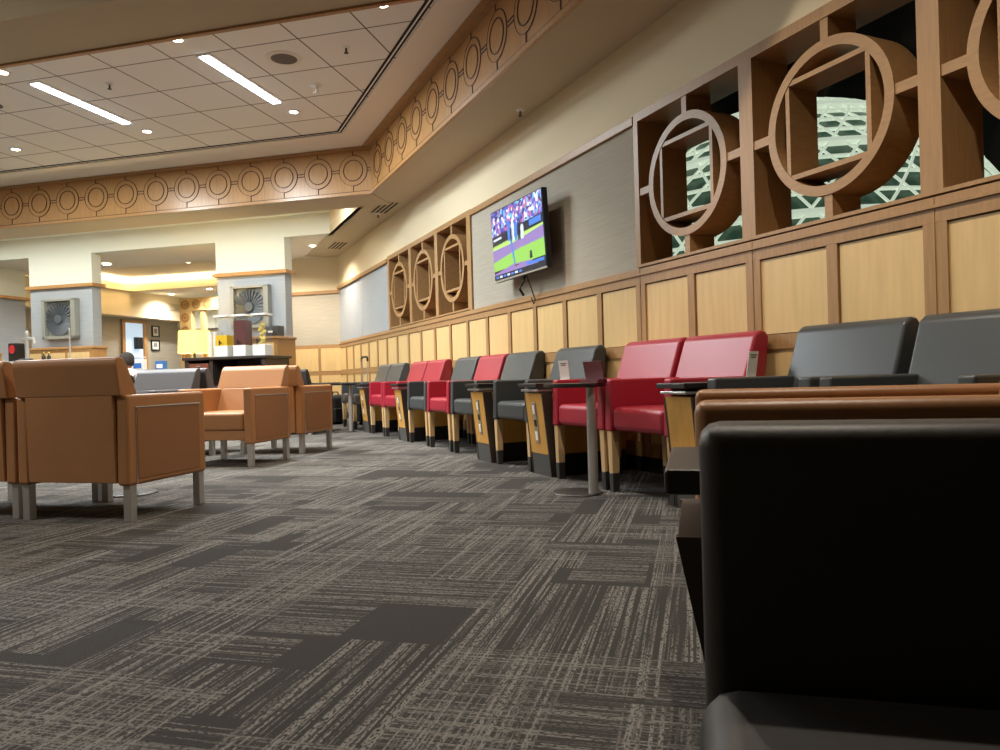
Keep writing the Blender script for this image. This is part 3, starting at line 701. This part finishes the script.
# ================================================================ COLUMN ART
def fan_art(label, tc, zc, w):
    t = thing('fan_relief', label, 'wall art', P2(tc, 10.84, zc), ANG, 'fan reliefs on the columns')
    h = w / 2; bm = bm_()
    for a in ((-h, -h + .06, -h, h), (h - .09, h, -h, h), (-h, h, -h, -h + .05), (-h, h, h - .04, h)): box(bm, a[0], a[1], -.11, 0, a[2], a[3], bev=.004)
    obj('frame', bm, 'pewter', t); obj('back_plate', b1(-h + .02, h - .02, -.03, 0, -h + .02, h - .02), 'pewter', t)
    bm = bm_(); nb = 26; R = w * .41; cx = -.02
    for k in range(nb):
        a = 2 * PI * k / nb; b = 2 * PI * (k + .86) / nb
        v = [bm.verts.new((cx + r_ * math.cos(q), y_, r_ * math.sin(q))) for (r_, q, y_) in ((.05, a, -.06), (R, a, -.085), (R, b, -.06), (.05, b, -.05))]
        bm.faces.new(v)
        v2 = [bm.verts.new((p.co.x, p.co.y + .012, p.co.z)) for p in v]; bm.faces.new(v2[::-1])
        for i in range(4): bm.faces.new((v[i], v2[i], v2[(i + 1) % 4], v[(i + 1) % 4]))
    obj('blade', bm, 'pewter_dark', t)
    bm = bm_(); cyl(bm, .075, .03, .095, seg=24, M=Matrix.Translation((cx, 0, 0)) @ Matrix.Rotation(PI / 2, 4, 'X')); obj('hub', bm, 'pewter_dark', t, smooth=True)
fan_art('square grey metal fan relief on the left column', 10.73, 1.885, .70)
fan_art('square grey metal fan relief behind the drink dispensers', 6.96, 1.91, .69)

# ================================================================ BUFFET
bf = thing('buffet_counter', 'dark topped buffet counter carrying the drink dispensers', 'counter', P2(6.75, 9.95), ANG)
obj('counter_top', b1(-.64, .78, -.34, .36, 1.035, 1.075, bev=.005), 'dark_laminate', bf)
obj('body', (lambda b: (box(b, -.62, .74, -.28, .34, .62, .66), box(b, -.62, -.55, -.3, .34, 0, 1.035), box(b, .67, .74, -.3, .34, 0, 1.035), box(b, -.2, -.14, -.3, .34, 0, 1.035), box(b, -.62, .74, .30, .34, 0, 1.035), b)[-1])(bm_()), 'dark_laminate', bf)
for i, z in enumerate((.70, .80, .90)):
    d = obj('drawer', b1(-.54, -.21, -.31, -.27, z, z + .085, bev=.003), 'rust_drawer', bf); obj('knob', b1(-.40, -.34, -.33, -.31, z + .035, z + .05), 'steel', d)
def dispenser(label, t_, liquid, lvl):
    t = thing('drink_dispenser', label, 'drink dispenser', P2(t_, 9.95, 1.075), ANG, 'drink dispensers on the buffet')
    obj('base', b1(-.105, .105, -.105, .105, 0, .17, bev=.006), 'white', t)
    bm = bm_()
    box(bm, -.10, .10, -.10, .10, .171, .60, bev=.006)
    obj('tank', bm, 'acrylic', t)
    obj('lid', b1(-.115, .115, -.115, .115, .60, .63, bev=.006), 'white', t)
    if liquid: obj('drink', b1(-.094, .094, -.094, .094, .172, lvl), liquid, t)
    else:
        bm = bm_()
        for k in range(9): lathe(bm, [(0, -.012), (.034, -.012), (.034, .012), (0, .012)], 14, M=Matrix.Translation(((k % 3 - 1) * .022, (k % 2) * .03 - .015, .20 + k * .033)) @ Matrix.Rotation(.5 + .25 * (k % 4), 4, 'X') @ Matrix.Rotation(.4 * (k % 3 - 1), 4, 'Y'))
        obj('lemon_slice', bm, 'lemon', t)
    bm = bm_(); tube(bm, [(0, -.10, .215), (0, -.14, .215), (0, -.145, .18)], .011, 7); box(bm, -.006, .006, -.15, -.13, .21, .25); obj('tap', bm, 'black_plastic', t)
dispenser('clear dispenser half filled with yellow juice', 6.88, 'juice', .33)
dispenser('dispenser filled with dark red iced tea', 6.57, 'tea', .54)
dispenser('clear water dispenser with a column of lemon slices', 6.245, None, 0)
bx = thing('small_speaker', 'small grey box on the column ledge beside the dispensers', 'speaker', P2(6.55, 10.62, 1.40), ANG); obj('body', b1(-.0, .22, -.1, .1, 0, .17, bev=.01), 'dark_steel', bx); obj('badge', b1(.05, .13, -.105, -.10, .06, .09), 'white', bx)
cups = thing('cup_stack', 'stacks of white cups left of the yellow juice dispenser', 'cup stacks', P2(7.10, 10.02, 1.075), ANG)
for k in range(4):
    bm = bm_()
    for j in range(9): cyl(bm, .036, .02 + j * .042, .055 + j * .042, seg=14, r2=.041)
    for v in bm.verts: v.co.x += (k % 2) * .1 - .05; v.co.y += (k // 2) * .1 - .05
    obj('cup_column', bm, 'white', cups)
# table lamp on a sideboard
sb = thing('sideboard', 'low dark sideboard under the yellow lamp', 'sideboard', P2(7.95, 9.9), ANG); obj('top', b1(-.55, .45, -.25, .25, .86, .90, bev=.005), 'dark_laminate', sb); obj('body', b1(-.52, .42, -.22, .22, 0, .86), 'rust_drawer', sb)
for k in range(2): obj('door', b1(-.50 + k * .46, -.06 + k * .46, -.235, -.22, .06, .82, bev=.004), 'rust_drawer', sb)
lp = thing('table_lamp', 'table lamp with glowing yellow drum shade', 'lamp', P2(7.44, 9.98, .90), ANG)
bm = bm_(); lathe(bm, [(0, 0), (.09, 0), (.09, .015), (.022, .03), (.022, .34), (0, .34)], 24); obj('base', bm, 'black_plastic', lp, smooth=True)
bm = bm_(); lathe(bm, [(.238, .26), (.225, .60), (.221, .60), (.234, .26), (.238, .26)], 40); obj('lamp_shade', bm, 'shade', lp, smooth=True)
light('lamp_light', 'POINT', P2(7.44, 9.98, 1.32), 14 * K, (1, .8, .45), .08)
# items on the sideboard / far display
for (t_, n_, w, h, m, lb) in ((8.1, 10.05, .16, .16, 'blue_card', 'blue and white box left of the yellow lamp'), (8.55, 10.1, .22, .20, 'card', 'white framed notice on the counter behind the seated person')):
    q = thing('display_box', lb, 'box', P2(t_, n_, .90), ANG); obj('box_body', b1(-w / 2, w / 2, -.04, .04, 0, h, bev=.003), m, q); obj('box_print', b1(-w / 3, w / 3, -.046, -.04, h * .3, h * .7), 'card' if m == 'blue_card' else 'blue_card', q)
# left counter with sink
lc = thing('sink_counter', 'white topped service counter before the left column', 'counter', P2(10.3, 9.95), ANG)
obj('counter_top', b1(-1.9, 1.15, -.3, .45, 1.09, 1.125, bev=.005), 'white', lc); obj('body', b1(-1.85, 1.1, -.26, .42, 0, 1.09), 'pod_wood', lc)
bm = bm_(); tube(bm, [(0, 0, 0), (0, 0, .50), (.0, -.02, .53)], .012, 8); o = obj('thin_post', bm, 'steel', loc=P2(9.88, 10.1, 1.12)); tag(o, 'thin steel rod standing on the white counter', 'rod')
tp = thing('beverage_tower', 'chrome beverage tower on the left of the white counter', 'tap', P2(10.74, 10.1, 1.125), ANG)
bm = bm_(); tube(bm, [(0, 0, 0), (0, 0, .45)], .035, 12); obj('column', bm, 'steel', tp, smooth=True)
bm = bm_(); tube(bm, [(-.10, 0, .36), (0, 0, .40), (.14, 0, .38), (.15, 0, .30)], .028, 10); obj('spout', bm, 'steel', tp, smooth=True)
bm = bm_(); lathe(bm, [(0, .44), (.03, .45), (.036, .48), (.02, .52), (0, .525)], 16); obj('finial', bm, 'steel', tp, smooth=True)
obj('base', b1(-.12, .06, -.08, .08, 0, .06, bev=.02), 'dark_steel', tp, smooth=True)
cm = thing('coffee_machine', 'black machine with a round red badge at left edge', 'machine', P2(10.97, 10.14, 1.125), ANG); cm.scale = (.75, 1, .95); obj('body', b1(-.14, .1, -.1, .16, 0, .34, bev=.02), 'black_plastic', cm)
bm = bm_(); cyl(bm, .075, .10, .112, seg=24, M=Matrix.Translation((-.02, 0, .23)) @ Matrix.Rotation(PI / 2, 4, 'X')); obj('red_badge', bm, 'red_paint', cm)
for t_, lb in ((10.30, 'small dark bottle on the white counter, left of two'), (10.2, 'small bottle with brass cap on the white counter, right of two')):
    bo = thing('small_bottle', lb, 'bottle', P2(t_, 10.0, 1.125), 0, 'small bottles on the white counter'); bm = bm_(); lathe(bm, [(0, 0), (.03, 0), (.03, .07), (.01, .10), (.01, .13), (0, .13)], 14); obj('body', bm, 'black_plastic', bo, smooth=True)
    bm = bm_(); cyl(bm, .013, .13, .15, seg=10); obj('cap', bm, 'lemon', bo)

# circle trimmed portal far behind
pt = thing('circle_portal', 'yellow lit portal studded with brown circles behind the lamp', 'portal', P2(11.75, 16.6), ANG); pt.scale = (1, 1, .975)
bm = b1(-1.0, -.66, -.05, .1, 0, 2.95); box(bm, -.66, 1.3, -.05, .1, 2.62, 2.95); box(bm, -.42, -.30, -.02, .1, 0, 2.62); obj('panel', bm, 'maple', pt)
bm = bm_()
for z in (2.78, 2.44, 2.1, 1.76, 1.42): ring(bm, .07, .12, .05, .065, 20, M=Matrix.Translation((-.83, 0, z)) @ Matrix.Rotation(PI / 2, 4, 'X')); cyl(bm, .05, .05, .06, seg=16, M=Matrix.Translation((-.83, 0, z)) @ Matrix.Rotation(PI / 2, 4, 'X'))
for x in (-.50, -.16, .18, .52, .86): ring(bm, .07, .12, .05, .065, 20, M=Matrix.Translation((x, 0, 2.78)) @ Matrix.Rotation(PI / 2, 4, 'X')); cyl(bm, .05, .05, .06, seg=16, M=Matrix.Translation((x, 0, 2.78)) @ Matrix.Rotation(PI / 2, 4, 'X'))
obj('circle_inlay', bm, 'band_wood', pt)
bm = b1(-13.52, -13.48, 17.1, 17.5, 2.66, 2.84)
for k in range(5): box(bm, -13.47, -13.46, 17.1, 17.5, 2.67 + k * .035, 2.68 + k * .035)
o = obj('wall_grille', bm, 'soffit', rz=ANG); tag(o, 'small square air grille on the cream wall above the doorway', 'vent')
bm = b1(-13.9, -13.885, 15.2, 15.32, 1.2, 1.36, bev=.004); o = obj('wall_switch', bm, 'white', rz=ANG); tag(o, 'white wall switch plate left of the doorway', 'switch')

# ================================================================ PERSON (seated, seen from behind)
def person():
    t = thing('person', 'person with short dark curly hair seated facing away', 'person', P2(7.87, 9.05), ANG); t.scale = (.95, .95, .94)
    me = bpy.data.meshes.new('body'); V = [(0, -.02, .50), (0, -.04, .72), (0, -.02, .92), (0, 0, 1.02), (-.09, .0, .50), (-.11, .40, .50), (-.11, .42, .06), (-.11, .52, .04), (.09, .0, .50), (.11, .40, .50), (.11, .42, .06), (.11, .52, .04),
         (-.18, -.02, .90), (-.24, .04, .66), (-.20, .28, .62), (-.18, .36, .62), (.18, -.02, .90), (.24, .04, .66), (.20, .28, .62), (.18, .36, .62)]
    E_ = [(0, 1), (1, 2), (2, 3), (0, 4), (4, 5), (5, 6), (6, 7), (0, 8), (8, 9), (9, 10), (10, 11), (2, 12), (12, 13), (13, 14), (14, 15), (2, 16), (16, 17), (17, 18), (18, 19)]
    rad = [.14, .14, .13, .05, .09, .065, .045, .035, .09, .065, .045, .035, .06, .045, .035, .025, .06, .045, .035, .025]
    me.from_pydata(V, E_, []); o = bpy.data.objects.new('body', me); COL.objects.link(o); o.parent = t
    md = o.modifiers.new('skin', 'SKIN')
    for i, r in enumerate(rad): me.skin_vertices[0].data[i].radius = (r, r)
    me.skin_vertices[0].data[0].use_root = True
    o.modifiers.new('sub', 'SUBSURF').levels = 1; me.materials.append(MATS['shirt'])
    bm = bm_(); bmesh.ops.create_uvsphere(bm, u_segments=24, v_segments=16, radius=1)
    for v in bm.verts:
        v.co = Vector((v.co.x * .075, v.co.y * .095, v.co.z * .115))
        if v.co.z < -.03: v.co.x *= .85
    hd = obj('head', bm, 'skin', t, smooth=True, loc=(0, .02, 1.10))
    bm = bm_(); prism(bm, [(.09, .0), (.118, -.03), (.09, -.035)], -.012, .012, 'x'); obj('nose', bm, 'skin', hd)
    for s in (-1, 1):
        bm = bm_(); bmesh.ops.create_uvsphere(bm, u_segments=10, v_segments=8, radius=1); xf(bm.verts, Matrix.Translation((s * .078, .0, -.01)) @ Matrix.Diagonal((.01, .018, .03, 1))); obj('ear', bm, 'skin', hd, smooth=True)
        bm = bm_(); bmesh.ops.create_uvsphere(bm, u_segments=10, v_segments=8, radius=.012); xf(bm.verts, Matrix.Translation((s * .03, .082, .01))); obj('eye', bm, 'ink', hd, smooth=True)
        for hnd in (0,):
            bm = bm_(); box(bm, s * .18 - .035, s * .18 + .035, .34, .42, .60, .63, bev=.012)
            for f in range(4): tube(bm, [(s * .18 - .027 + f * .018, .41, .615), (s * .18 - .027 + f * .018, .455 - abs(f - 1.4) * .008, .612), (s * .18 - .027 + f * .018, .48 - abs(f - 1.4) * .008, .59)], .008, 6)
            tube(bm, [(s * .145, .36, .615), (s * .125, .40, .605), (s * .13, .425, .6)], .009, 6)
            obj('hand', bm, 'skin', t)
    bm = bm_(); bmesh.ops.create_icosphere(bm, subdivisions=4, radius=1)
    for v in bm.verts:
        d = v.co.copy(); k = 1 + .06 * math.sin(d.x * 23) * math.sin(d.y * 19 + 1) * math.sin(d.z * 21)
        v.co = Vector((d.x * .105 * k, d.y * .12 * k - .015, max(d.z * .125 * k, -.085) + .02))
        if d.y > .45 and d.z < .55: v.co.y = min(v.co.y, .03)
    obj('hair', bm, 'hair', hd, smooth=True)
    for s in (-1, 1):
        bm = bm_(); box(bm, s * .11 - .045, s * .11 + .045, .36, .58, 0, .08, bev=.03, seg=3); obj('shoe', bm, 'black_plastic', t, smooth=True)
person()

# ================================================================ CEILING FIXTURES
def downlight(pos, label, group, z, power, on=True, spot=120, color=WARM, r=.045):
    t = thing('downlight', label, 'ceiling light', (pos.x, pos.y, z), 0, group)
    bm = bm_(); ring(bm, r, r + .028, -.008, 0, 28); obj('trim_ring', bm, 'white', t, smooth=True)
    bm = bm_(); cyl(bm, r, -.005, -.001, seg=20); obj('lamp', bm, 'bulb', t)
    if on: light('downlight_beam', 'SPOT', (pos.x, pos.y, z - .03), power * K, color, .04, spot=spot, blend=.8)
GD = 'downlights in the tiled ceiling'
DL = [(4.162, 5.467), (6.017, 7.334), (7.925, 7.369), (6.089, 5.545), (2.285, 5.445), (4.135, 7.316), (7.95, 5.5), (9.85, 7.35), (9.85, 5.5)]
DLN = ['between the long lamps, near the beam', 'beside the far end of the left long lamp', 'low at the left edge above the wood band', 'at the left edge near the beam', 'at the top by the slot diffuser', 'beside the far end of the right long lamp', 'past the left edge, near row', 'past the left edge, far row', 'farthest left, near row']
for (t_, n_), nm in zip(DL, DLN): downlight(P2(t_, n_), 'small bright downlight ' + nm, GD, ZC, 105, True, 96)
def troffer(t_, n_, label):
    t = thing('linear_ceiling_light', label, 'ceiling light', P2(t_, n_, ZC), ANG, 'long white fluorescent ceiling lights')
    obj('housing', b1(-.075, .075, -.61, .61, -.012, 0, bev=.003), 'white', t); obj('diffuser', b1(-.045, .045, -.60, .60, -.022, -.01, bev=.004), 'tube', t)
    light('linear_light', 'AREA', P2(t_, n_, ZC - .03), 60 * K, COOL, .09, 1.18, (0, 0, ANG))
troffer(6.02, 6.42, 'long white ceiling light at left'); troffer(4.15, 6.40, 'long white ceiling light nearer the television wall'); troffer(7.9, 6.42, 'long white ceiling light past the left edge')
def grille(t_, n_, lb):
    t = thing('ceiling_speaker', lb, 'ceiling speaker', P2(t_, n_, ZC), 0, 'round speakers in the tiled ceiling')
    bm = bm_(); lathe(bm, [(.115, -.001), (.115, -.01), (.155, -.006), (.16, 0)], 40); obj('rim', bm, 'plaster', t, smooth=True)
    bm = bm_(); cyl(bm, .116, -.010, -.001, seg=36); obj('grille', bm, 'speaker_grille', t)
grille(3.518, 6.081, 'round grey ceiling speaker right of the long lamp'); grille(6.9, 6.125, 'round grey ceiling speaker at the left edge')
def sprinkler(p, z, lb, big=False):
    t = thing('sprinkler' if not big else 'smoke_detector', lb, 'sprinkler' if not big else 'smoke detector', (p.x, p.y, z))
    k = 1.0 if not big else 1.6
    bm = bm_(); lathe(bm, [(0, -.012 * k), (.03 * k, -.010 * k), (.042 * k, 0)], 20); obj('plate', bm, 'white', t, smooth=True)
    bm = bm_(); cyl(bm, .009 * k, -.05 * k, -.01, seg=10); cyl(bm, .02 * k, -.055 * k, -.05 * k, seg=14); obj('head', bm, 'dark_steel' if not big else 'white', t)
sprinkler(P2(5.39, 6.072), ZC, 'small sprinkler in the tile between the two long lamps'); sprinkler(P2(2.892, 6.049), ZC, 'small sprinkler near the slot diffuser')
sprinkler(P2(3.547, 6.735), ZC, 'round white smoke detector beside the right long lamp', True)
sprinkler(Vector((2.906, 5.932, 0)), ZS - .018, 'sprinkler on the plain ceiling strip above the television')
sprinkler(Vector((2.80, 10.35, 0)), ZS - .018, 'sprinkler beside the black slatted vent')
def vent(x, y, lb):
    t = thing('ceiling_vent', lb, 'vent', (x, y, ZS - .018), 0, 'slatted vents in the plain ceiling strip')
    bm = bm_()
    for k in range(4): box(bm, -.105 + k * .06, -.075 + k * .06, -.33, .33, -.005, 0)
    obj('slot', bm, 'slot_black', t)
    obj('plate', b1(-.13, .13, -.36, .36, -.003, 0), 'soffit', t)
vent(2.78, 9.95, 'black slatted vent in the ceiling strip left of the television, nearer one'); vent(2.78, 13.0, 'black slatted vent in the ceiling strip at the far corner')
# far downlights
for i, (t_, n_, z, lb) in enumerate(((10.79, 11.95, ZS - .02, 'downlight just beyond the left column'), (10.5, 13.9, 3.298, 'downlight inside the raised cove'), (13.1, 16.7, ZS - .002, 'downlight above the doorway'), (11.6, 16.2, ZS - .002, 'downlight above the circle portal'), (11.2, 17.4, ZS - .002, 'farthest downlight by the portal'))):
    downlight(P2(t_, n_), lb, 'downlights beyond the columns', z, 75, True, 150, (1, .97, .9), .07)
# cove light inside the raised ceiling and its glow
light('cove_light', 'AREA', P2(10.6, 15.54, 3.20), 32 * K, (1, .84, .6), 5.6, .06, (PI, 0, ANG))
light('cove_light', 'AREA', P2(13.36, 14.1, 3.20), 14 * K, (1, .82, .55), .06, 3.0, (PI, 0, ANG))
# concealed light on top of the left wood band that washes the recess and the columns
light('recess_light', 'AREA', P2(9.3, 9.7, 3.3), 70 * K, (.97, 1, .93), 9, .12, (0, 0, ANG))
# plain ceiling downlights; the one behind the column is added unseen to brighten the corner
GS = 'downlights in the plain ceiling strip'
for (t_, n_), nm in zip(((6.35, 11.75), (7.4, 12.0)), ('at the far corner of the wall row', 'added out of sight behind the right column')):
    downlight(P2(t_, n_), 'downlight in the plain ceiling ' + nm, GS, ZS - .018, 70, True, 150, WARM)
# added lamps outside the view: near downlights, then lounge fill
# unseen downlights added outside the frame to brighten the near wall row and screens
for x, y in ((1.5, 3.2), (1.5, 1.2)):
    downlight(Vector((x, y, 0)), 'downlight added outside the frame to light the wall row', 'added downlights over the near seats', ZC - .1, 68, True, 140)
for (t_, n_) in ((5.5, 1.3), (9.0, 1.5), (12.5, 5.0)):  # unseen area lamps without fixtures, added as fill from the left
    light('lounge_fill_light', 'AREA', P2(t_, n_, 3.45), 42 * K, NEUT, .6, .6, (0, 0, ANG))
